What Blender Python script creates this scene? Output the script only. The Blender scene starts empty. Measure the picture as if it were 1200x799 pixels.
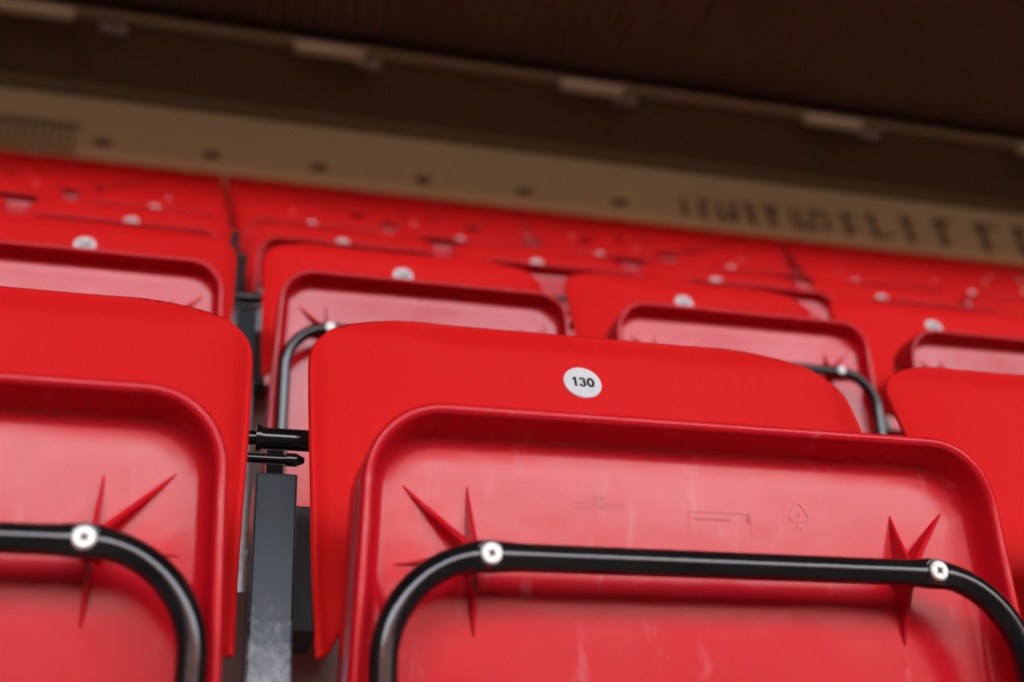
import bpy, bmesh, math, random
from mathutils import Vector, Matrix
random.seed(7)
sc = bpy.context.scene
COL = sc.collection

# ------------------------------------------------------------------ measures
P = 0.48          # seat pitch along a row
D = 0.72304       # row depth
H = 0.65502       # row rise
BASE = 0.80       # height of the number disc above its tread
LAST = 16         # index of the top row
RISER_Y = 0.11    # riser behind each row of backrests
X0, X1 = -16.0, 28.0


def row_z(k):
    z = k * H + {0: -0.0027, 1: 0.003, 2: -0.004}.get(k, 0.0)
    if k > 3:
        z += 0.0006 * (k - 3) ** 2
    return z


# ------------------------------------------------------------------ camera
yaw, pitch, roll = 0.303439506, 0.598032244, -0.0899597549
F_PX = 1399.48558
CX, CY, CZ = -0.293181894, -0.758903758, -0.509020260
f = Vector((math.sin(yaw) * math.cos(pitch), math.cos(yaw) * math.cos(pitch), math.sin(pitch)))
r0 = Vector((math.cos(yaw), -math.sin(yaw), 0))
u0 = r0.cross(f)
R = r0 * math.cos(roll) + u0 * math.sin(roll)
U = -r0 * math.sin(roll) + u0 * math.cos(roll)
cd = bpy.data.cameras.new('camera')
cam = bpy.data.objects.new('camera', cd)
COL.objects.link(cam)
cam.matrix_world = Matrix(((R.x, U.x, -f.x, CX), (R.y, U.y, -f.y, CY), (R.z, U.z, -f.z, CZ), (0, 0, 0, 1)))
cd.sensor_width = 36.0
cd.lens = F_PX / 1200 * 36
cd.clip_start = 0.02
cd.clip_end = 2000
cd.dof.use_dof = True
cd.dof.focus_distance = 0.86
cd.dof.aperture_fstop = 4.4
sc.camera = cam

# ------------------------------------------------------------------ light
SUN_EL, SUN_AZ = math.radians(48), math.radians(20)     # azimuth from +Y, clockwise
w = bpy.data.worlds.new('World')
sc.world = w
w.use_nodes = True
nt = w.node_tree
bg = nt.nodes['Background']
sky = nt.nodes.new('ShaderNodeTexSky')
sky.sky_type = 'NISHITA'
sky.sun_disc = False
sky.sun_elevation = SUN_EL
sky.sun_rotation = SUN_AZ
sky.air_density = 1.0
sky.dust_density = 3.0
hs = nt.nodes.new('ShaderNodeHueSaturation')
hs.inputs['Saturation'].default_value = 0.35          # a milky, clouded sky
nt.links.new(sky.outputs[0], hs.inputs['Color'])
nt.links.new(hs.outputs[0], bg.inputs['Color'])
bg.inputs['Strength'].default_value = 0.15
sd = bpy.data.lights.new('sun', 'SUN')
sd.energy = 3.0
sd.angle = math.radians(0.5)
sd.color = (1.0, 0.96, 0.9)
so = bpy.data.objects.new('sun', sd)
COL.objects.link(so)
to_sun = Vector((math.sin(SUN_AZ) * math.cos(SUN_EL), math.cos(SUN_AZ) * math.cos(SUN_EL), math.sin(SUN_EL)))
so.rotation_euler = to_sun.to_track_quat('Z', 'Y').to_euler()
so.location = (0, 20, 40)

sc.view_settings.view_transform = 'Standard'
sc.view_settings.look = 'None'
sc.view_settings.gamma = 1
sc.view_settings.exposure = 3.9
sc.cycles.use_denoising = True
sc.cycles.max_bounces = 8
sc.cycles.diffuse_bounces = 5


# ------------------------------------------------------------------ materials
def mat(name, color, rough=0.5, metal=0.0, spec=0.5, coat=0.0, noise=None, bump=None):
    """noise = (scale, amount, second colour); bump = (scale, strength)"""
    m = bpy.data.materials.new(name)
    m.use_nodes = True
    t = m.node_tree
    b = t.nodes['Principled BSDF']
    b.inputs['Base Color'].default_value = (*color, 1)
    b.inputs['Roughness'].default_value = rough
    b.inputs['Metallic'].default_value = metal
    b.inputs['Specular IOR Level'].default_value = spec
    b.inputs['Coat Weight'].default_value = coat
    tc = t.nodes.new('ShaderNodeTexCoord')
    if noise:
        n = t.nodes.new('ShaderNodeTexNoise')
        n.inputs['Scale'].default_value = noise[0]
        n.inputs['Detail'].default_value = 6
        t.links.new(tc.outputs['Object'], n.inputs['Vector'])
        rp = t.nodes.new('ShaderNodeMapRange')
        rp.inputs['From Min'].default_value = 0.35
        rp.inputs['From Max'].default_value = 0.7
        rp.inputs['To Max'].default_value = noise[1]
        t.links.new(n.outputs[0], rp.inputs['Value'])
        mx = t.nodes.new('ShaderNodeMix')
        mx.data_type = 'RGBA'
        mx.inputs[6].default_value = (*color, 1)
        mx.inputs[7].default_value = (*noise[2], 1)
        t.links.new(rp.outputs[0], mx.inputs[0])
        t.links.new(mx.outputs[2], b.inputs['Base Color'])
    if bump:
        n2 = t.nodes.new('ShaderNodeTexNoise')
        n2.inputs['Scale'].default_value = bump[0]
        n2.inputs['Detail'].default_value = 4
        t.links.new(tc.outputs['Object'], n2.inputs['Vector'])
        bp = t.nodes.new('ShaderNodeBump')
        bp.inputs['Strength'].default_value = bump[1]
        bp.inputs['Distance'].default_value = 0.001
        t.links.new(n2.outputs[0], bp.inputs['Height'])
        t.links.new(bp.outputs[0], b.inputs['Normal'])
    return m


def red_plastic(name, color, rough, scuff, scale_streak):
    """moulded plastic: fine grain, uneven gloss, pale vertical scuffs"""
    m = bpy.data.materials.new(name)
    m.use_nodes = True
    t = m.node_tree
    L = t.links.new
    b = t.nodes['Principled BSDF']
    tc = t.nodes.new('ShaderNodeTexCoord')
    oi = t.nodes.new('ShaderNodeObjectInfo')
    ad = t.nodes.new('ShaderNodeVectorMath')
    ad.operation = 'MULTIPLY_ADD'
    L(oi.outputs['Location'], ad.inputs[0])
    ad.inputs[1].default_value = (3.1, 2.3, 1.7)
    L(tc.outputs['Object'], ad.inputs[2])
    mp = t.nodes.new('ShaderNodeMapping')
    mp.inputs['Scale'].default_value = scale_streak
    L(ad.outputs[0], mp.inputs['Vector'])
    n = t.nodes.new('ShaderNodeTexNoise')
    n.inputs['Scale'].default_value = 1
    n.inputs['Detail'].default_value = 5
    n.inputs['Roughness'].default_value = 0.6
    L(mp.outputs[0], n.inputs['Vector'])
    r1 = t.nodes.new('ShaderNodeMapRange')
    r1.inputs['From Min'].default_value = 0.6
    r1.inputs['From Max'].default_value = 0.8
    r1.inputs['To Max'].default_value = scuff
    L(n.outputs[0], r1.inputs['Value'])
    n2 = t.nodes.new('ShaderNodeTexNoise')
    n2.inputs['Scale'].default_value = 9
    n2.inputs['Detail'].default_value = 5
    L(ad.outputs[0], n2.inputs['Vector'])
    r2 = t.nodes.new('ShaderNodeMapRange')
    r2.inputs['From Min'].default_value = 0.3
    r2.inputs['From Max'].default_value = 0.7
    r2.inputs['To Min'].default_value = rough - 0.05
    r2.inputs['To Max'].default_value = rough + 0.08
    L(n2.outputs[0], r2.inputs['Value'])
    L(r2.outputs[0], b.inputs['Roughness'])
    hv = t.nodes.new('ShaderNodeMapRange')
    L(oi.outputs['Random'], hv.inputs['Value'])
    hv.inputs['To Min'].default_value = 0.9
    hv.inputs['To Max'].default_value = 1.06
    sc_ = t.nodes.new('ShaderNodeVectorMath')
    sc_.operation = 'SCALE'
    sc_.inputs[0].default_value = color
    L(hv.outputs[0], sc_.inputs['Scale'])
    mx = t.nodes.new('ShaderNodeMix')
    mx.data_type = 'RGBA'
    L(sc_.outputs[0], mx.inputs[6])
    mx.inputs[7].default_value = (0.75, 0.35, 0.38, 1)
    L(r1.outputs[0], mx.inputs[0])
    L(mx.outputs[2], b.inputs['Base Color'])
    n3 = t.nodes.new('ShaderNodeTexNoise')
    n3.inputs['Scale'].default_value = 900
    L(tc.outputs['Object'], n3.inputs['Vector'])
    n4 = t.nodes.new('ShaderNodeTexNoise')
    n4.inputs['Scale'].default_value = 22
    n4.inputs['Detail'].default_value = 2
    L(ad.outputs[0], n4.inputs['Vector'])
    m1 = t.nodes.new('ShaderNodeMath')
    m1.operation = 'MULTIPLY_ADD'
    L(n3.outputs[0], m1.inputs[0])
    m1.inputs[1].default_value = 0.06
    L(n4.outputs[0], m1.inputs[2])
    bp = t.nodes.new('ShaderNodeBump')
    bp.inputs['Strength'].default_value = 0.42
    bp.inputs['Distance'].default_value = 0.0012
    L(m1.outputs[0], bp.inputs['Height'])
    L(bp.outputs[0], b.inputs['Normal'])
    return m


M_BACK = red_plastic('red_backrest_plastic', (0.60, 0.006, 0.006), 0.6, 0.02, (14, 14, 10))
M_BACK.node_tree.nodes['Principled BSDF'].inputs['Specular IOR Level'].default_value = 0.2
M_PAN = red_plastic('red_seat_plastic', (0.53, 0.007, 0.015), 0.15, 0.26, (70, 70, 17))
M_PAN.node_tree.nodes['Principled BSDF'].inputs['Specular IOR Level'].default_value = 0.3
M_TUBE = mat('black_gloss_paint', (0.004, 0.004, 0.0045), 0.11, 0, 0.5, noise=(35, 0.5, (0.016, 0.015, 0.014)), bump=(160, 0.12))
M_STEEL = mat('screw_steel', (0.50, 0.49, 0.455), 0.38, 0.6, bump=(400, 0.1))
M_DARK = mat('dark_recess', (0.01, 0.01, 0.01), 0.7)
M_DISC = mat('white_disc', (0.60, 0.61, 0.62), 0.45, noise=(60, 0.25, (0.55, 0.56, 0.58)))
M_INK = mat('black_ink', (0.003, 0.003, 0.003), 0.5)
M_CONC = mat('concrete', (0.52, 0.49, 0.44), 0.85, noise=(3.0, 0.6, (0.27, 0.24, 0.2)), bump=(80, 0.6))
M_WALL = mat('beige_wall_paint', (0.49, 0.455, 0.25), 0.8, noise=(1.3, 0.5, (0.42, 0.395, 0.215)))
M_LIT_FOOT = mat('lit_wall_foot_paint', (0.62, 0.54, 0.3), 0.7, noise=(2.0, 0.4, (0.53, 0.47, 0.26)))
M_ROOF = mat('brown_roof_sheet', (0.29, 0.17, 0.105), 0.6, noise=(0.7, 0.5, (0.24, 0.14, 0.09)))
M_SOFF = mat('brown_soffit_board', (0.18, 0.12, 0.07), 0.7, noise=(0.9, 0.6, (0.14, 0.095, 0.056)))
M_BEAM = mat('olive_beam_paint', (0.20, 0.17, 0.085), 0.6)
M_GAP = mat('black_gap', (0.02, 0.022, 0.022), 0.7)
M_LAMP = mat('unlit_lamp_diffuser', (0.82, 0.80, 0.56), 0.5)
M_TRAY = mat('painted_tray', (0.40, 0.32, 0.18), 0.5)
M_GREY = mat('grey_box', (0.42, 0.36, 0.33), 0.5)
M_LETTER = mat('dark_wall_paint', (0.10, 0.072, 0.048), 0.7)
M_VENT = mat('dark_vent', (0.2, 0.15, 0.1), 0.6)
M_ASPH = mat('asphalt', (0.06, 0.06, 0.06), 0.9)
M_BOUNCE = mat('warm_bounce_surface', (0.085, 0.042, 0.026), 0.9, noise=(0.5, 0.6, (0.07, 0.036, 0.022)))

# worn dark blue-grey post paint; sky glare and chips painted pale towards the foot
M_POST = bpy.data.materials.new('worn_glare_post_paint')
M_POST.use_nodes = True
t = M_POST.node_tree
L = t.links.new
b = t.nodes['Principled BSDF']
tc = t.nodes.new('ShaderNodeTexCoord')
n = t.nodes.new('ShaderNodeTexNoise')
n.inputs['Scale'].default_value = 140
n.inputs['Detail'].default_value = 8
n.inputs['Roughness'].default_value = 0.7
L(tc.outputs['Object'], n.inputs['Vector'])
sx = t.nodes.new('ShaderNodeSeparateXYZ')
L(tc.outputs['Object'], sx.inputs[0])
mr = t.nodes.new('ShaderNodeMapRange')       # scuffs and painted glare grow towards the foot
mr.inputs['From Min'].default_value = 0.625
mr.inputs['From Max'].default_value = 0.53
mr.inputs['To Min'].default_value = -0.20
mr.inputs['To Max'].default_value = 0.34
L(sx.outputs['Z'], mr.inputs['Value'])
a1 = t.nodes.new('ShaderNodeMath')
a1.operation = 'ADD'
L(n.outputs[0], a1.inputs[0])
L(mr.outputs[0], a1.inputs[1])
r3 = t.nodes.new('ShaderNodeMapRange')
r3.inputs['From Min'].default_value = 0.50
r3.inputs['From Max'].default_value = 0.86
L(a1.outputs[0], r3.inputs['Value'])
mx = t.nodes.new('ShaderNodeMix')
mx.data_type = 'RGBA'
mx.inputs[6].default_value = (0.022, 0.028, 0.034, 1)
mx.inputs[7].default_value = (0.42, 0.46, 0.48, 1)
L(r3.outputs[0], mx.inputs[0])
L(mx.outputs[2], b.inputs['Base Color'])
b.inputs['Roughness'].default_value = 0.24
bp = t.nodes.new('ShaderNodeBump')
bp.inputs['Strength'].default_value = 0.08
bp.inputs['Distance'].default_value = 0.0008
L(n.outputs[0], bp.inputs['Height'])
L(bp.outputs[0], b.inputs['Normal'])


# ------------------------------------------------------------------ mesh helpers
def to_mesh(name, bm, m, smooth=False, sharp=None):
    me = bpy.data.meshes.new(name)
    bmesh.ops.recalc_face_normals(bm, faces=bm.faces)
    if smooth:
        for fc in bm.faces:
            fc.smooth = True
        if sharp:
            for e in bm.edges:
                if len(e.link_faces) == 2 and e.calc_face_angle(0) > sharp:
                    e.smooth = False
    bm.to_mesh(me)
    bm.free()
    me.materials.append(m)
    return me


def link(name, me, parent=None, loc=(0, 0, 0)):
    o = bpy.data.objects.new(name, me)
    COL.objects.link(o)
    if parent:
        o.parent = parent
    o.location = loc
    return o


def empty(name, loc, label, cat, group=None):
    o = bpy.data.objects.new(name, None)
    COL.objects.link(o)
    o.location = loc
    o.empty_display_size = 0.05
    o['label'] = label
    o['category'] = cat
    if group:
        o['group'] = group
    return o


def box(bm, x0, x1, y0, y1, z0, z1, bevel=0.0):
    vs = [bm.verts.new(p) for p in ((x0, y0, z0), (x1, y0, z0), (x1, y1, z0), (x0, y1, z0),
                                    (x0, y0, z1), (x1, y0, z1), (x1, y1, z1), (x0, y1, z1))]
    fs = [bm.faces.new([vs[i] for i in q]) for q in
          ((0, 3, 2, 1), (4, 5, 6, 7), (0, 1, 5, 4), (1, 2, 6, 5), (2, 3, 7, 6), (3, 0, 4, 7))]
    if bevel:
        es = list({e for fc in fs for e in fc.edges})
        bmesh.ops.bevel(bm, geom=es, offset=bevel, segments=2, affect='EDGES', profile=0.6)


def box_mesh(name, m, *a, bevel=0.0):
    bm = bmesh.new()
    box(bm, *a, bevel=bevel)
    return to_mesh(name, bm, m)


def cyl(bm, p, axis, r, l, n=20, r2=None, bev=0.0):
    axis = Vector(axis).normalized()
    q = axis.to_track_quat('Z', 'Y').to_matrix().to_4x4()
    ret = bmesh.ops.create_cone(bm, cap_ends=True, segments=n, radius1=r, radius2=r if r2 is None else r2, depth=l,
                                matrix=Matrix.Translation(Vector(p)) @ q)
    if bev:
        top = [e for v in ret['verts'] for e in v.link_edges]
        es = [e for e in set(top) if len(e.link_faces) == 2 and e.calc_face_angle(0) > 1.0
              and all((v.co - Vector(p)).dot(axis) > 0 for v in e.verts)]
        bmesh.ops.bevel(bm, geom=es, offset=bev, segments=3, affect='EDGES')
    return ret


def sweep(bm, pts, r, n=18, flat=None):
    """tube along pts (list of Vector); flat(i) -> (ra, rb) radii along the local side / depth axes"""
    rings = []
    side0 = None
    for i, p in enumerate(pts):
        a = pts[max(i - 1, 0)]
        c = pts[min(i + 1, len(pts) - 1)]
        tan = (c - a).normalized()
        ref = N_AX
        s = tan.cross(ref).normalized()
        q = s.cross(tan).normalized()
        ra, rb = (r, r) if flat is None else flat(i)
        rings.append([bm.verts.new(p + s * (ra * math.cos(2 * math.pi * j / n)) + q * (rb * math.sin(2 * math.pi * j / n)))
                      for j in range(n)])
    for i in range(len(rings) - 1):
        for j in range(n):
            bm.faces.new((rings[i][j], rings[i][(j + 1) % n], rings[i + 1][(j + 1) % n], rings[i + 1][j]))
    bm.faces.new(rings[0][::-1])
    bm.faces.new(rings[-1])


# ------------------------------------------------------------------ the seat: frames of reference
# every seat is built round its own base point: x = 0 at its middle, y = 0 at the number disc, z = 0 on the tread
LEAN = math.radians(12)
O_PAN = Vector((0, -0.186, BASE - 0.1452))
W_AX = Vector((0, math.sin(LEAN), -math.cos(LEAN)))
N_AX = Vector((0, -math.cos(LEAN), -math.sin(LEAN)))
PANEL_N = -0.0255


def pl(u, wv, nn):
    return O_PAN + Vector((u, 0, 0)) + W_AX * wv + N_AX * nn


def smoothstep(a, b, x):
    x = min(max((x - a) / (b - a), 0), 1)
    return x * x * (3 - 2 * x)


# ---- backrest
def backrest_mesh():
    bm = bmesh.new()
    TOP, BOT, HW, RC = 0.0575, -0.237, 0.2185, 0.078
    nu, nv = 56, 40
    lean = math.tan(math.radians(9))
    def half(z):
        d = TOP - z
        if d < RC:
            tt = 1 - d / RC
            return HW - 0.105 * (1 - (1 - tt ** 2.5) ** (1 / 2.5))
        return HW - 0.004 * smoothstep(RC, 0.3, d)
    rows = []
    for j in range(nv + 1):
        q = j / nv
        dz = (TOP - BOT) * (q ** 1.7)
        row = []
        for i in range(nu + 1):
            a = -1 + 2 * i / nu
            a = math.sin(a * math.pi / 2) * 0.55 + a * 0.45
            z = TOP - dz
            x = a * half(z)
            if j == 0:
                pass
            z -= 0.0075 * (x / HW) ** 2 * (1 - smoothstep(0, 0.12, dz))          # crowned top edge
            if dz > 0.2:                                                          # lower corners reach down as small horns
                z -= 0.020 * smoothstep(0.199, 0.211, abs(x)) * smoothstep(0.2, 0.2925, dz)
            e = abs(x) / HW
            y = z * lean * 0.9
            y -= 0.026 * e ** 3.2 * (0.75 + 0.25 * smoothstep(0, 0.15, dz))       # wraps forward at the sides
            y -= 0.016 * smoothstep(0.235, 0.2925, dz)                            # lower lip
            y += 0.007 * (1 - smoothstep(0, 0.03, dz))                            # top rolls back
            rd = HW - abs(x)
            y -= 0.004 * (1 - smoothstep(0, 0.012, rd)) * smoothstep(0.02, 0.08, dz)
            row.append(bm.verts.new((x, y, BASE + z)))
        rows.append(row)
    for j in range(nv):
        for i in range(nu):
            bm.faces.new((rows[j][i], rows[j][i + 1], rows[j + 1][i + 1], rows[j + 1][i]))
    bmesh.ops.recalc_face_normals(bm, faces=bm.faces)
    # make front normals face -y
    if sum(fc.normal.y for fc in bm.faces) > 0:
        bmesh.ops.reverse_faces(bm, faces=bm.faces)
    ret = bmesh.ops.solidify(bm, geom=bm.faces[:], thickness=0.0055)
    es = [e for e in bm.edges if len(e.link_faces) == 2 and e.calc_face_angle(0) > 1.0]
    bmesh.ops.bevel(bm, geom=es, offset=0.0022, segments=3, affect='EDGES', profile=0.5)
    me = to_mesh('backrest', bm, M_BACK, True)
    return me


# ---- seat pan (folded up, underside towards the viewer)
def pan_mesh():
    bm = bmesh.new()
    HW, LEN, R1, R2 = 0.2065, 0.37, 0.046, 0.05
    NS, NC = 12, 9
    def ring(ins, nn, sc_=1.0):
        hw, r1, r2 = HW - ins, max(R1 - ins, 0.012), max(R2 - ins, 0.012)
        w0, w1 = ins, LEN - ins
        pts = []
        def arc(cx, cw, r, a0):
            for i in range(NC + 1):
                a = math.radians(a0 + 90 * i / NC)
                pts.append((cx + r * math.cos(a), cw + r * math.sin(a)))
        def line(p, q):
            for i in range(1, NS):
                tt = i / NS
                pts.append((p[0] + (q[0] - p[0]) * tt, p[1] + (q[1] - p[1]) * tt))
        # (u, w) with w downwards; go round from upper left
        arc(-hw + r1, w0 + r1, r1, 180)
        line((-hw + r1, w0), (hw - r1, w0))
        arc(hw - r1, w0 + r1, r1, 270)
        line((hw, w0 + r1), (hw, w1 - r2))
        arc(hw - r2, w1 - r2, r2, 0)
        line((hw - r2, w1), (-hw + r2, w1))
        arc(-hw + r2, w1 - r2, r2, 90)
        line((-hw, w1 - r2), (-hw, w0 + r1))
        out = []
        for (u, ww) in pts:
            uu, wv = u * sc_, LEN / 2 + (ww - LEN / 2) * sc_
            taper = 0.985 + 0.03 * smoothstep(0, 0.22, wv)
            # panel bows very slightly; the front lip (top) curls forward
            n2 = nn
            if ins > 0.02:
                n2 += 0.003 * math.cos(uu / HW * math.pi / 2) * math.sin(min(max(wv / LEN, 0), 1) * math.pi)
            n2 += 0.004 * (1 - smoothstep(0, 0.05, wv)) * (1 if ins < 0.012 else 0)
            out.append(bm.verts.new(pl(uu * taper, wv, n2)))
        return out
    prof = [(0.006, -0.060), (0.0015, -0.057), (0.0, -0.052), (0.0, -0.030), (0.0, -0.008), (0.0004, -0.003), (0.0015, -0.0008), (0.0035, 0.0), (0.0058, -0.0006),
            (0.0072, -0.003), (0.0080, -0.009), (0.0088, -0.0155), (0.0102, -0.0200), (0.0128, -0.0232), (0.0163, -0.0247), (0.0205, PANEL_N), (0.030, PANEL_N), (0.046, PANEL_N)]
    rings = [ring(a, c) for a, c in prof]
    for s in (0.85, 0.66, 0.45, 0.24, 0.08):
        rings.append(ring(0.046, PANEL_N, s))
    n = len(rings[0])
    for a, c in zip(rings[:-1], rings[1:]):
        for j in range(n):
            bm.faces.new((a[j], a[(j + 1) % n], c[(j + 1) % n], c[j]))
    bm.faces.new(rings[-1])
    bm.faces.new(rings[0][::-1])
    return to_mesh('seat_pan', bm, M_PAN, True, 1.2)


SCREW_U, SCREW_W = 0.1365, 0.0912


def rib_mesh(s):
    """star-shaped stiffening fins round both screw bosses, one part"""
    bm = bmesh.new()
    if True:
        c = (s * 0.138, 0.084)
        tips = [(s * 0.139, 0.0415 if s < 0 else 0.046, 1), (s * 0.136, 0.128, 1.25), (s * 0.177, 0.043, 1.25), (s * 0.182, 0.089, 0.9)]
        for tu, tw, wd in tips:
            dv = Vector((tu - c[0], tw - c[1], 0))
            ln = dv.length
            dv.normalize()
            pv = Vector((-dv.y, dv.x, 0))
            segs = 8
            prev = None
            for i in range(segs + 1):
                q = i / segs
                hgt = 0.019 * (1 - q) ** 1.15 + 0.0002
                wb = (0.0019 * (1 - q) ** 0.45 + 0.0006) * wd
                wt = wb * 0.55
                x, y = c[0] + dv.x * ln * q, c[1] + dv.y * ln * q
                base = PANEL_N - 0.0015 + 0.003 * math.cos(x / 0.2 * math.pi / 2) * math.sin(y / 0.37 * math.pi)
                cs = [bm.verts.new(pl(x + pv.x * wb, y + pv.y * wb, base)),
                      bm.verts.new(pl(x + pv.x * wt, y + pv.y * wt, base + hgt + 0.0015)),
                      bm.verts.new(pl(x - pv.x * wt, y - pv.y * wt, base + hgt + 0.0015)),
                      bm.verts.new(pl(x - pv.x * wb, y - pv.y * wb, base))]
                if prev:
                    for a in range(3):
                        bm.faces.new((prev[a], prev[a + 1], cs[a + 1], cs[a]))
                else:
                    bm.faces.new(cs)
                prev = cs
            bm.faces.new(prev[::-1])
        ret = bmesh.ops.create_cone(bm, cap_ends=True, segments=20, radius1=0.0065, radius2=0.0055, depth=0.034,
                                    matrix=Matrix.Translation(pl(c[0], c[1] + 0.005, PANEL_N + 0.018)) @ N_AX.to_track_quat('Z', 'Y').to_matrix().to_4x4())
    return to_mesh('rib', bm, M_PAN, True, 1.3)


TUBE_N, TUBE_R = 0.0135, 0.0078


def tube_mesh():
    bm = bmesh.new()
    pts = []
    LX, RB = 0.1925, 0.057
    path = [(-LX, 0.40), (-LX, 0.34), (-LX, 0.28), (-LX, 0.22), (-LX, 0.17)]
    for i in range(15):
        a = math.pi + (math.pi / 2) * i / 14
        path.append((-LX + RB + RB * math.cos(a), SCREW_W + RB + RB * math.sin(a)))
    for i in range(1, 28):
        path.append((-LX + RB + (2 * (LX - RB)) * i / 28, SCREW_W))
    for i in range(15):
        a = -math.pi / 2 + (math.pi / 2) * i / 14
        path.append((LX - RB + RB * math.cos(a), SCREW_W + RB + RB * math.sin(a)))
    path += [(LX, 0.17), (LX, 0.22), (LX, 0.28), (LX, 0.34), (LX, 0.40)]
    pts = [pl(a, c, TUBE_N) for a, c in path]
    def fl(i):
        u, wv = path[i]
        d = math.hypot(abs(u) - SCREW_U, wv - SCREW_W)
        k = max(0, 1 - d / 0.017)
        k = k * k * (3 - 2 * k)
        return TUBE_R * (1 + 0.2 * k), TUBE_R * (1 - 0.12 * k)
    sweep(bm, pts, TUBE_R, 20, fl)
    for s in (-1, 1):
        cyl(bm, pl(s * SCREW_U, SCREW_W, TUBE_N + 0.0045), N_AX, 0.0080, 0.0062, 24, 0.0074, 0.0012)
        cyl(bm, pl(s * 0.203, 0.395, TUBE_N - 0.004), (1, 0, 0), 0.012, 0.045, 20)
    return to_mesh('frame_tube', bm, M_TUBE, True, 0.9)


def screw_mesh(s):
    bm = bmesh.new()
    cyl(bm, pl(s * SCREW_U, SCREW_W, TUBE_N + 0.0082), N_AX, 0.0062, 0.0022, 24, 0.0055, 0.0006)
    return to_mesh('screw', bm, M_STEEL, True, 0.8)


def screw_slot_mesh(s):
    bm = bmesh.new()
    rot = 0.5 if s < 0 else 0.9
    for a in (rot, rot + math.pi / 2):
        d = Vector((math.cos(a), math.sin(a)))
        q = Vector((-d.y, d.x))
        vs = [bm.verts.new(pl(s * SCREW_U + d.x * m * 0.0024 + q.x * k * 0.0007, SCREW_W + d.y * m * 0.0024 + q.y * k * 0.0007, TUBE_N + 0.0096 - (0.0001 if a > rot else 0)))
              for m, k in ((-1, -1), (1, -1), (1, 1), (-1, 1))]
        vb = [bm.verts.new(v.co - N_AX * 0.0008) for v in vs]
        bm.faces.new(vs)
        bm.faces.new(vb[::-1])
        for i in range(4):
            bm.faces.new((vs[i], vb[i], vb[(i + 1) % 4], vs[(i + 1) % 4]))
    return to_mesh('screw_slot', bm, M_DARK)


def disc_mesh():
    bm = bmesh.new()
    lean = math.atan(math.tan(math.radians(9)) * 0.9)
    ax = Vector((0, -math.cos(lean), math.sin(lean)))
    cyl(bm, (0, -0.0006, BASE), ax, 0.0158, 0.0016, 48, None, 0.0005)
    return to_mesh('number_disc', bm, M_DISC, True, 0.8)


def text_mesh(name, s, size, m, offset=0.0, ext=0.0002, xs=1.0):
    c = bpy.data.curves.new(name, 'FONT')
    c.body = s
    c.size = size
    c.align_x = 'CENTER'
    c.align_y = 'CENTER'
    c.offset = offset
    c.extrude = ext
    c.resolution_u = 6
    o = bpy.data.objects.new(name, c)
    COL.objects.link(o)
    dg = bpy.context.evaluated_depsgraph_get()
    me = bpy.data.meshes.new_from_object(o.evaluated_get(dg))
    bpy.data.objects.remove(o)
    xs_ = [v.co.x for v in me.vertices]
    ys_ = [v.co.y for v in me.vertices]
    cx, cy = (min(xs_) + max(xs_)) / 2, (min(ys_) + max(ys_)) / 2
    for v in me.vertices:
        v.co.x = (v.co.x - cx) * xs
        v.co.y = v.co.y - cy
    me.materials.clear()
    me.materials.append(m)
    me.name = name
    return me


NUM_LEAN = math.atan(math.tan(math.radians(9)) * 0.9)
num_cache = {}


def ribbon(bm, pts, wd, closed=False, h=0.0002):
    n = len(pts)
    lo, hi = [], []
    for i in range(n):
        if closed:
            a, c = pts[i - 1], pts[(i + 1) % n]
        else:
            a, c = pts[max(i - 1, 0)], pts[min(i + 1, n - 1)]
        d = Vector((c[0] - a[0], c[1] - a[1], 0)).normalized()
        q = Vector((-d.y, d.x, 0)) * wd / 2
        p = Vector((*pts[i], 0))
        lo.append([bm.verts.new(p - q), bm.verts.new(p + q)])
        hi.append([bm.verts.new(p - q + Vector((0, 0, h))), bm.verts.new(p + q + Vector((0, 0, h)))])
    for i in range(n if closed else n - 1):
        j = (i + 1) % n
        bm.faces.new((hi[i][0], hi[j][0], hi[j][1], hi[i][1]))
        bm.faces.new((lo[i][0], lo[j][0], hi[j][0], hi[i][0]))
        bm.faces.new((lo[j][1], lo[i][1], hi[i][1], hi[j][1]))


def bold_130():
    bm = bmesh.new()
    hgt, wd = 0.0098, 0.0021
    y0, y1 = -hgt / 2, hgt / 2
    ribbon(bm, [(-0.0062, y0), (-0.0062, y1)], wd)
    ribbon(bm, [(-0.0089, y1 - 0.0026), (-0.0076, y1 - 0.0021), (-0.0068, y1 - 0.0008)], 0.0013, h=0.00016)
    q = wd / 2
    p3 = []
    r1, r2 = (hgt / 4) - q / 2 + 0.00005, (hgt / 4) - q / 2 + 0.00005
    for i in range(15):
        a = math.radians(165 - 255 * i / 14)
        p3.append((-0.0004 + 0.0020 * math.cos(a), y1 - q - r1 + r1 * math.sin(a)))
    ribbon(bm, p3, wd * 0.9)
    p3 = []
    for i in range(15):
        a = math.radians(90 - 260 * i / 14)
        p3.append((-0.0004 + 0.0023 * math.cos(a), y0 + q + r2 + r2 * math.sin(a)))
    ribbon(bm, p3, wd * 0.9, h=0.00017)
    p0 = []
    for i in range(32):
        a = 2 * math.pi * i / 32
        p0.append((0.0065 + 0.00225 * math.cos(a), (hgt / 2 - q) * math.sin(a)))
    ribbon(bm, p0, wd, True)
    me = to_mesh('number', bm, M_INK)
    return me


def number_mesh(n):
    if n not in num_cache:
        me = bold_130() if n == 130 else text_mesh('number', str(n), 0.0125, M_INK, 0.0004, 0.0001, 1.05)
        rot = Matrix.Rotation(math.pi / 2 - NUM_LEAN, 4, 'X')
        ax = Vector((0, -math.cos(NUM_LEAN), math.sin(NUM_LEAN)))
        me.transform(Matrix.Translation(Vector((0, -0.0006, BASE)) + ax * 0.0009) @ rot)
        num_cache[n] = me
    return num_cache[n]


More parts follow.
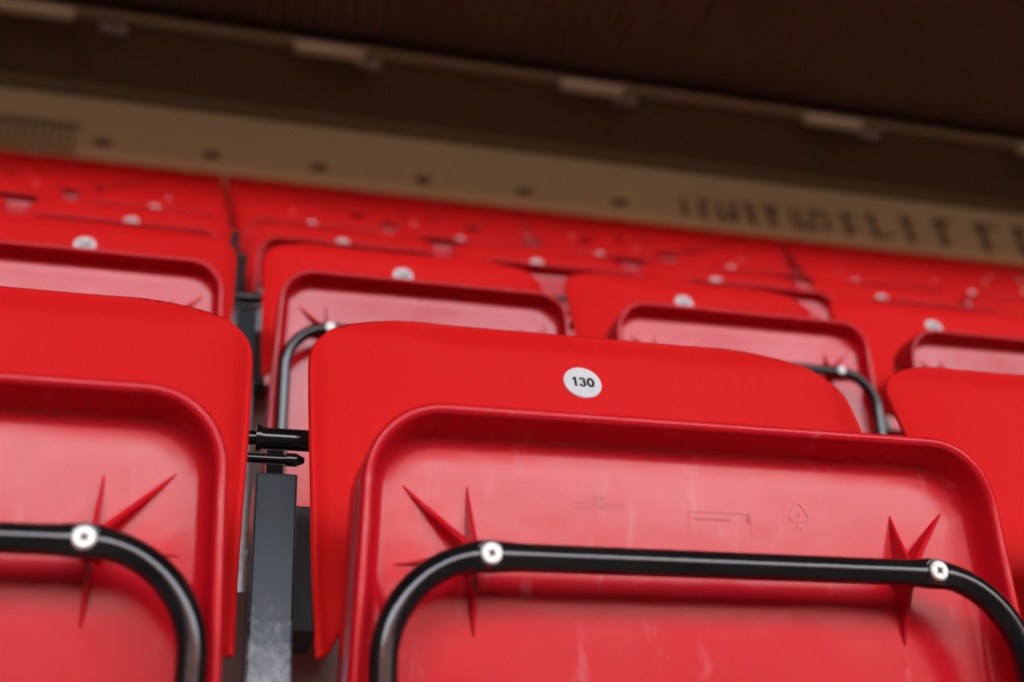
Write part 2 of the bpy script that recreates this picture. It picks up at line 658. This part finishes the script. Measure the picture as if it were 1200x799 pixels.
# moulded marks on the underside: recycling triangle with PP, a small maker's plate outline, a line of tiny raised lettering
def on_panel(me, u, wv, lift=0.0):
    rot = Matrix((( 1, 0, 0, 0), (0, 0, 0, 0), (0, 0, 0, 0), (0, 0, 0, 1)))
    c = pl(u, wv, PANEL_N + 0.003 * math.cos(u / 0.2065 * math.pi / 2) * math.sin(wv / 0.37 * math.pi) + 0.00015 + lift)
    B = Matrix(((1, -W_AX.x, N_AX.x, c.x), (0, -W_AX.y, N_AX.y, c.y), (0, -W_AX.z, N_AX.z, c.z), (0, 0, 0, 1)))
    me.transform(B)
    return me


def outline(bm, pts, wd, h):
    n = len(pts)
    for i in range(n):
        a, c = Vector((*pts[i], 0)), Vector((*pts[(i + 1) % n], 0))
        d = (c - a).normalized()
        q = Vector((-d.y, d.x, 0)) * wd / 2
        a2, c2 = a - d * wd / 2, c + d * wd / 2
        lo = [bm.verts.new(p) for p in (a2 - q, c2 - q, c2 + q, a2 + q)]
        hi = [bm.verts.new(v.co + Vector((0, 0, h))) for v in lo]
        for fc in ((hi[0], hi[1], hi[2], hi[3]), (lo[0], lo[1], hi[1], hi[0]), (lo[1], lo[2], hi[2], hi[1]),
                   (lo[2], lo[3], hi[3], hi[2]), (lo[3], lo[0], hi[0], hi[3])):
            bm.faces.new(fc)


def recycling_mesh():
    bm = bmesh.new()
    S = 0.0068
    pts = []
    for a in (90, 210, 330):
        for da in (-14, 14):
            pts.append((S * math.cos(math.radians(a + da)), S * math.sin(math.radians(a + da))))
    outline(bm, pts, 0.0008, 0.0003)
    me = to_mesh('recycling_mark', bm, M_MARK)
    return on_panel(me, 0.0745, 0.048)


def marks_text(s, size, u, wv, off=0.0002):
    me = text_mesh('moulded_lettering', s, size, M_MARK, off, 0.00025)
    return on_panel(me, u, wv)


def plate_mesh():
    bm = bmesh.new()
    outline(bm, [(-0.0205, -0.008), (0.0205, -0.008), (0.0205, 0.008), (-0.0205, 0.008)], 0.00035, 0.00018)
    for i in range(9):
        x = -0.017 + i * 0.0028
        outline(bm, [(x, 0.003), (x + 0.0016, 0.003), (x + 0.0016, 0.0042), (x, 0.0042)], 0.0003, 0.0002)
    outline(bm, [(0.0183, 0.003), (0.0194, 0.003), (0.0190, 0.0075)], 0.0005, 0.0005)
    me = to_mesh('moulded_plate_outline', bm, M_MARK)
    return on_panel(me, 0.020, 0.058)


def maker_mesh():
    bm = bmesh.new()
    rng = random.Random(3)
    x = -0.0155
    while x < 0.0155:
        wd = rng.choice([0.0016, 0.0022, 0.0019])
        outline(bm, [(x, -0.0019), (x + wd, -0.0019), (x + wd, 0.0019), (x, 0.0019)] if rng.random() < 0.6 else
                [(x, -0.0019), (x + wd, 0.0019), (x + wd / 2, 0.0)], 0.0004, 0.0002)
        x += wd + 0.0009
    for i in range(4):
        outline(bm, [(-0.004 + i * 0.0022, 0.0034), (-0.0027 + i * 0.0022, 0.0034), (-0.0027 + i * 0.0022, 0.0052), (-0.004 + i * 0.0022, 0.0052)], 0.0003, 0.0002)
    me = to_mesh('moulded_lettering', bm, M_MARK)
    return on_panel(me, -0.0575, 0.049)


M_MARK = mat('red_mark_plastic', (0.53, 0.007, 0.015), 0.18, spec=0.6)

# ------------------------------------------------------------------ large structure
# stepped concrete terrace
bm = bmesh.new()
k0, k1 = -3, LAST
prof = [(k0 * D + RISER_Y - D, k0 * H - BASE - 0.4)]
for k in range(k0, k1 + 1):
    z = row_z(k) - BASE if k >= 0 else k * H - BASE
    prof.append(((k - 1) * D + RISER_Y, z))
    prof.append((k * D + RISER_Y, z))
YW = LAST * D + 0.60
ZTOP = row_z(LAST) - BASE + H
prof[-1] = (LAST * D + RISER_Y, prof[-1][1])
prof.append((LAST * D + RISER_Y, ZTOP))
prof.append((YW + 0.3, ZTOP))
prof.append((YW + 0.3, k0 * H - BASE - 3))
prof.append((prof[0][0], k0 * H - BASE - 3))
va = [bm.verts.new((X0, y, z)) for y, z in prof]
vb = [bm.verts.new((X1, y, z)) for y, z in prof]
for i in range(len(prof)):
    j = (i + 1) % len(prof)
    bm.faces.new((va[i], va[j], vb[j], vb[i]))
bm.faces.new(va)
bm.faces.new(vb[::-1])
te = link('terrace', to_mesh('terrace', bm, M_CONC))
te['kind'] = 'structure'

# unseen ground and warm sheet, added for their bounce light and reflections
GZ = k0 * H - BASE - 1.2
bm = bmesh.new()
box(bm, -600, 600, -900, 700, GZ - 1, GZ)
g = link('ground', to_mesh('ground', bm, M_ASPH))
g['kind'] = 'structure'
bm = bmesh.new()
vs = [bm.verts.new(p) for p in ((-75, -110, GZ + 0.02), (85, -110, GZ + 0.02), (85, -5, GZ + 0.02), (-75, -5, GZ + 0.02))]
bm.faces.new(vs)
g = link('bounce_sheet', to_mesh('bounce_sheet', bm, M_BOUNCE))
g['kind'] = 'structure'

# unseen red block across the ground, added to darken the seat pans' reflections
bm = bmesh.new()
box(bm, -90, 100, -150, -118, GZ, 2.2)
g = link('reflection_block', to_mesh('reflection_block', bm, mat('far_red_block', (0.25, 0.02, 0.02), 0.8)))
g['kind'] = 'structure'

# back wall
ROOF_E = math.tan(math.radians(4))
ZWT = 12.32                      # top of the beige wall
rw = empty('back_wall', (4, YW, ZTOP), 'beige painted wall behind the top row of seats, under the dark roof', 'wall')
o = link('wall_face', box_mesh('wall_face', M_WALL, X0, X1, YW, YW + 0.25, ZTOP, ZWT), None)
o.parent = rw
o.matrix_parent_inverse = Matrix.Translation((-4, -YW, -ZTOP))
o = link('lit_foot_strip', box_mesh('lit_foot_strip', M_LIT_FOOT, X0, X1, YW - 0.02, YW, ZTOP, 11.335, bevel=0.004), None)  # paler strip: stronger light at the wall's foot put into the colour
o.parent = rw
o.matrix_parent_inverse = Matrix.Translation((-4, -YW, -ZTOP))

# roof: corrugated sheet, soffit boards by the wall, beam on the wall top
roof_z = lambda y: 12.80 - (YW - y) * ROOF_E
rf = empty('stand_roof', (4, YW, 12.7), 'dark brown corrugated roof underside above the seats', 'roof')
INV = Matrix.Translation((-4, -YW, -12.7))


def roof_part(name, me):
    o = link(name, me)
    o.parent = rf
    o.matrix_parent_inverse = INV
    return o


bm = bmesh.new()
YF = -24.0
Y_TRAY = 10.66
pitch_r = 0.20
nrib = int((X1 - X0) / pitch_r)
prev = None
for i in range(nrib):
    x = X0 + i * pitch_r
    for dx, dz in ((0, 0), (0.07, 0), (0.09, 0.06), (0.18, 0.06)):
        cur = [bm.verts.new((x + dx, y, roof_z(y) + dz)) for y in (YF, Y_TRAY)]
        if prev:
            bm.faces.new((prev[0], cur[0], cur[1], prev[1]))
        prev = cur
roof_part('corrugated_sheet', to_mesh('corrugated_sheet', bm, M_ROOF))
roof_part('sun_block_panel', box_mesh('sun_block_panel', M_ROOF, X0, X1, YW + 0.26, YW + 0.31, 12.0, 12.998))  # hidden panel, added to stop sun leaking in over the wall beam
roof_part('roof_deck', box_mesh('roof_deck', M_ROOF, X0, X1, YF, YW + 0.3, 13.0, 13.1))
roof_part('front_fascia', box_mesh('front_fascia', M_ROOF, X0, X1, YF - 0.1, YF - 0.003, roof_z(YF) - 1.9, 13.1))
bx = 1.62
k = 0
x = bx - 3.87 * 7
soff_me = box_mesh('soffit_board', M_SOFF, 0, 3.84, 0, YW - Y_TRAY - 0.13, -0.03, 0)
while x < X1 - 4:
    o = roof_part('soffit_board', soff_me)
    o.location = (x, Y_TRAY + 0.02, 12.50)
    x += 3.87
roof_part('wall_beam', box_mesh('wall_beam', M_BEAM, X0, X1, YW - 0.10, YW + 0.25, 12.385, 12.56, bevel=0.01))
roof_part('shadow_gap', box_mesh('shadow_gap', M_GAP, X0, X1, YW + 0.03, YW + 0.25, 12.323, 12.384))

# unseen end walls on both sides, added to narrow the sky opening
for xa, xb in ((X0 - 0.4, X0 - 0.01), (X1 + 0.01, X1 + 0.4)):
    sw = link('side_sky_blocker', box_mesh('side_sky_blocker', M_SOFF, xa, xb, YF, YW + 0.3, GZ, 13.1))
    sw['kind'] = 'structure'

# trunking, lamps and junction boxes under the roof
ZT = 12.44
tr = link('cable_trunking', box_mesh('cable_trunking', M_TRAY, X0, X1, 10.70, 10.80, ZT, ZT + 0.06, bevel=0.004))
tr['label'] = 'long brown cable trunking running under the roof between the lamps'
tr['category'] = 'trunking'
lamp_x = [-2.82 - 3.87, -2.82, 1.03, 4.88, 8.83, 12.66]
lbl = ['pale unlit roof lamp beyond the left edge of the picture',
       'pale unlit roof lamp at the far left, cut by the picture corner',
       'pale unlit roof lamp second from the left, brightest of the row',
       'pale unlit roof lamp third from the left, above the numbered seat',
       'pale unlit roof lamp fourth from the left, dimmer and pinkish',
       'pale unlit roof lamp just showing at the right edge of the picture']
lbase = box_mesh('lamp_body', M_GREY, -0.49, 0.49, -0.06, 0.06, -0.02, 0.02, bevel=0.004)
ldif = box_mesh('diffuser', M_LAMP, -0.47, 0.47, -0.075, 0.075, -0.085, -0.021, bevel=0.012)
jb = box_mesh('box_body', M_GREY, -0.17, 0.17, -0.05, 0.05, -0.05, 0.03, bevel=0.006)
jl = box_mesh('gland', M_DARK, -0.03, 0.03, -0.13, -0.052, -0.02, 0.015, bevel=0.003)
jbl = ['small grey junction box beside the lamp beyond the left edge',
       'small grey junction box just right of the far left roof lamp',
       'small grey junction box just right of the second roof lamp',
       'small grey junction box just right of the third roof lamp',
       'small grey junction box just right of the fourth roof lamp',
       'small grey junction box past the right edge']
for i, x in enumerate(lamp_x):
    if i == 0:
        continue
    e = empty('roof_lamp', (x, 10.74, ZT - 0.023), lbl[i], 'lamp', 'unlit lamps in a line under the roof')
    link('lamp_body', lbase, e)
    link('diffuser', ldif, e)
    if i < 5:
        e = empty('junction_box', ([0, -1.85, 1.60, 5.46, 9.57, 0][i], 10.93, ZT - 0.005), jbl[i], 'junction box', 'junction boxes under the roof')
        link('box_body', jb, e)
        link('gland', jl, e)

# wall fixtures
vent_f = box_mesh('vent_frame', M_VENT, -0.12, 0.12, -0.05, -0.001, -0.045, 0.045, bevel=0.008)
vent_s = box_mesh('vent_slat', M_DARK, -0.095, 0.095, -0.062, -0.0505, -0.006, 0.006)
vl = ['dark vent low on the beige wall, right beside the grille', 'second dark wall vent from the grille, above the gap between seats',
      'third dark wall vent counted from the grille', 'fourth dark wall vent counted from the grille',
      'fifth dark wall vent counted from the grille', 'sixth dark wall vent, nearest the painted lettering']
for i, x in enumerate((-1.90, -0.44, 1.07, 2.60, 4.15, 5.68)):
    e = empty('wall_vent', (x, YW, 11.47), vl[i], 'vent', 'small dark vents along the back wall')
    link('vent_frame', vent_f, e)
    for zz in (-0.022, 0, 0.022):
        link('vent_slat', vent_s, e, (0, 0, zz))

# slatted grille at the far left of the wall
gx0, gx1 = -4.55, -2.22
e = empty('wall_grille', ((gx0 + gx1) / 2, YW, 11.2), 'brown slatted grille on the beige wall at the far left', 'grille')
fr = bmesh.new()
hw = (gx1 - gx0) / 2
box(fr, -hw, hw, -0.03, -0.001, 0.0, 0.06)
box(fr, -hw, hw, -0.03, -0.001, 0.50, 0.56)
link('grille_frame', to_mesh('grille_frame', fr, mat('brown_grille_frame', (0.12, 0.085, 0.05), 0.7)), e)
sm = box_mesh('slat', M_LETTER, -0.018, 0.018, -0.035, -0.007, 0.062, 0.498)
x = -hw + 0.04
while x < hw - 0.02:
    link('slat', sm, e, (x, 0, 0))
    x += 0.11

# painted lettering of the wall, worn and out of reach of the eye: stems with flags
def stroke_set(bm, x, z0, z1, wd, flags=()):
    y = -0.006
    box(bm, x - wd / 2, x + wd / 2, y, -0.001, z0 - 0.2, z1)
    for dx0, dx1, a, c in flags:
        if dx0 >= 0:
            box(bm, x + wd / 2 + 0.002 + dx0, x + dx1, y, -0.001, a, c)
        else:
            box(bm, x + dx0, x - wd / 2 - 0.002, y, -0.001, a, c)


LET = [(7.27 - 0.50, 0.10, 0.56, 0.09, ()), (7.08, 0.10, 0.58, 0.10, ((0, 0.13, 0.48, 0.57),)),
       (7.37, 0.10, 0.58, 0.07, ((0, 0.21, 0.22, 0.32),)), (7.62, 0.06, 0.60, 0.11, ()),
       (7.92, 0.02, 0.62, 0.12, ((-0.12, -0.06, 0.5, 0.62),)), (8.28, 0.02, 0.62, 0.11, ((-0.13, -0.06, 0.46, 0.62), (0, 0.13, 0.46, 0.62))),
       (8.66, 0.06, 0.62, 0.07, ()), (8.80, 0.06, 0.62, 0.07, ((0, 0.16, 0.18, 0.3),)), (9.02, 0.10, 0.66, 0.07, ((0, 0.18, 0.54, 0.64),)),
       (9.25, 0.10, 0.66, 0.07, ()), (9.62, 0.04, 0.68, 0.10, ((0, 0.18, 0.56, 0.66), (0, 0.18, 0.3, 0.4))),
       (10.13, -0.02, 0.70, 0.11, ((-0.12, -0.06, 0.55, 0.7), (0, 0.30, 0.2, 0.28))),
       (10.78, -0.05, 0.74, 0.12, ((-0.13, -0.06, 0.58, 0.72), (0, 0.12, 0.62, 0.72))),
       (11.42, -0.08, 0.78, 0.13, ((-0.13, -0.06, 0.6, 0.74), (0, 0.26, 0.68, 0.78))),
       (12.23, -0.10, 0.80, 0.14, ((-0.15, -0.07, 0.62, 0.76), (0, 0.30, 0.68, 0.79))),
       (12.95, -0.10, 0.82, 0.14, ((0, 0.2, 0.7, 0.82),))]
e = empty('wall_lettering', (10, YW, 11.2), 'dark unreadable painted lettering along the beige wall at right', 'lettering')
for x, z0, z1, wd, fl in LET:
    bm = bmesh.new()
    stroke_set(bm, 0, z0, z1, wd * 1.1, fl)
    link('letter', to_mesh('letter', bm, M_LETTER), e, (x - 10, 0, 0))

# ------------------------------------------------------------------ seats
BACK = backrest_mesh()
PAN = pan_mesh()
RIB = {s: rib_mesh(s) for s in (-1, 1)}
TUBE = tube_mesh()
SCR = {s: screw_mesh(s) for s in (-1, 1)}
SLOT = {s: screw_slot_mesh(s) for s in (-1, 1)}
DISC = disc_mesh()
RECY = recycling_mesh()
PPT = marks_text('PP', 0.0042, 0.0745, 0.0565)
PP1 = marks_text('1', 0.0052, 0.0745, 0.0475)
PLATE = plate_mesh()
MAKER = maker_mesh()

ORD = ['nearest', 'second', 'third', 'fourth', 'fifth', 'sixth', 'seventh', 'eighth', 'ninth', 'tenth', 'eleventh', 'twelfth',
       'thirteenth', 'fourteenth', 'fifteenth', 'sixteenth', 'topmost']
CNT = ['no', 'one', 'two', 'three', 'four', 'five', 'six', 'seven', 'eight', 'nine', 'ten', 'eleven', 'twelve', 'thirteen', 'fourteen',
       'fifteen', 'sixteen', 'seventeen', 'eighteen', 'nineteen', 'twenty', 'twenty-one', 'twenty-two', 'twenty-three', 'twenty-four',
       'twenty-five', 'twenty-six', 'twenty-seven', 'twenty-eight', 'twenty-nine', 'thirty']


def seat_label(k, n):
    if k == 0:
        return {-1: 'nearest row red folded seat left of the black post, cut by left edge',
                0: 'red folded seat carrying the sharp white disc numbered 130',
                1: 'nearest row red folded seat right of seat 130, cut by right edge'}[n]
    rowt = 'in the %s row' % ORD[k]
    if n == 0:
        return 'red folded seat %s, straight up the slope from seat 130' % rowt
    return 'red folded seat %s, %s %s %s of the column of seat 130' % (rowt, CNT[abs(n)], 'place' if abs(n) == 1 else 'places', 'right' if n > 0 else 'left')


def project(p):
    d = Vector(p) - Vector((CX, CY, CZ))
    z = d.dot(f)
    if z < 0.3:
        return -9999, 0
    return 600 + F_PX * d.dot(R) / z, 399.5 - F_PX * d.dot(U) / z


def add_seat(k, n):
    z0 = row_z(k) - BASE
    e = empty('folding_seat', (n * P, k * D, z0), seat_label(k, n), 'seat', 'red folding seats')
    link('backrest', BACK, e)
    drop = (0, 0, -0.006 if k else 0)
    pan = link('seat_pan', PAN, e, drop)
    dsc = link('number_disc', DISC, e)
    if k <= 3:
        link('number', number_mesh(130 + n), dsc)
    if k <= 5:
        for s in (-1, 1):
            link('rib', RIB[s], pan)
    tb = link('frame_tube', TUBE, e, drop)
    if k >= 2:                       # no two pans fold up to quite the same angle
        rx = random.uniform(-0.006, 0.006)
        pan.rotation_euler.x = rx
        tb.rotation_euler.x = rx
    if k <= 3:
        for s in (-1, 1):
            so_ = link('screw', SCR[s], tb)
    if k <= 1:
        for s in (-1, 1):
            link('screw_slot', SLOT[s], tb)
    if k == 0:
        link('recycling_mark', RECY, pan)
        link('moulded_lettering', PPT, pan)
        link('moulded_lettering', PP1, pan)
        link('moulded_plate_outline', PLATE, pan)
        link('moulded_lettering', MAKER, pan)
    return e


# posts
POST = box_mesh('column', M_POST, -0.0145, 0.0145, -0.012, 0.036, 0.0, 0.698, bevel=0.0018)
M_PLATE = mat('dark_grey_bracket_paint', (0.03, 0.033, 0.035), 0.45)
SIDEP = box_mesh('side_bracket', M_PLATE, 0.0150, 0.034, 0.040, 0.085, 0.604, 0.70, bevel=0.0015)
FOOT = box_mesh('foot_plate', M_PLATE, -0.05, 0.05, -0.05, 0.09, 0.0, 0.008, bevel=0.001)
bm = bmesh.new()
cyl(bm, (0.012, 0.012, 0.7385), (1, 0, 0), 0.0080, 0.050, 20)
cyl(bm, (-0.022, 0.012, 0.7385), (1, 0, 0), 0.0052, 0.018, 18)
cyl(bm, (-0.0125, 0.012, 0.7385), (1, 0, 0), 0.0098, 0.004, 20)
BAR = to_mesh('cross_bar', bm, M_TUBE, True, 0.7)
bm = bmesh.new()
cyl(bm, (-0.012, 0.012, 0.722), (1, 0, 0), 0.0036, 0.040, 16)
cyl(bm, (0.0115, 0.012, 0.722), (1, 0, 0), 0.0050, 0.008, 16)
cyl(bm, (0.018, 0.012, 0.722), (1, 0, 0), 0.0048, 0.006, 16, 0.002)
PIN = to_mesh('hinge_pin', bm, M_TUBE, True, 0.7)
bm = bmesh.new()
box(bm, -0.006, 0.006, 0.012, 0.0185, 0.7005, 0.737)
LUG = to_mesh('hinge_lug', bm, M_TUBE)
POST_SIDE = {-1: 'at the far left', 0: 'left of the seat numbered 130 column'}

count = 0
for k in range(0, LAST + 1):
    z = row_z(k)
    ns = []
    for n in range(-30, 60):
        xs = [project((n * P + a, k * D, z + c))for a in (-0.22, 0.22) for c in (0.05, -0.2)]
        if min(q[0] for q in xs) > -2500 and max(q[0] for q in xs) > -4 and min(q[0] for q in xs) < 1204:
            ns.append(n)
    for n in ns:
        add_seat(k, n)
        count += 1
    if k <= 3:
        for n in ns + [ns[-1] + 1]:
            px = project((n * P - 0.24, k * D, z - 0.1))
            if not (-5 < px[0] < 1205):
                continue
            if n == 0:
                l_ = 'black steel seat post in the gap left of the seats in column 130, %s row' % ORD[k]
                if k == 0:
                    l_ = 'worn black steel post with chipped paint and painted-in glare, nearest, left of seat 130'
            else:
                l_ = 'black steel seat post in the %s row, %s gaps %s of the nearest post' % (ORD[k], CNT[abs(n)], 'right' if n > 0 else 'left')
                if abs(n) == 1:
                    l_ = l_.replace('one gaps', 'one gap')
            e = empty('seat_post', (n * P - 0.2385, k * D, z - BASE), l_, 'post', 'black posts between the seats')
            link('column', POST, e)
            link('side_bracket', SIDEP, e)
            link('foot_plate', FOOT, e)
            link('cross_bar', BAR, e)
            link('hinge_pin', PIN, e)
            link('hinge_lug', LUG, e)
print('seats', count)
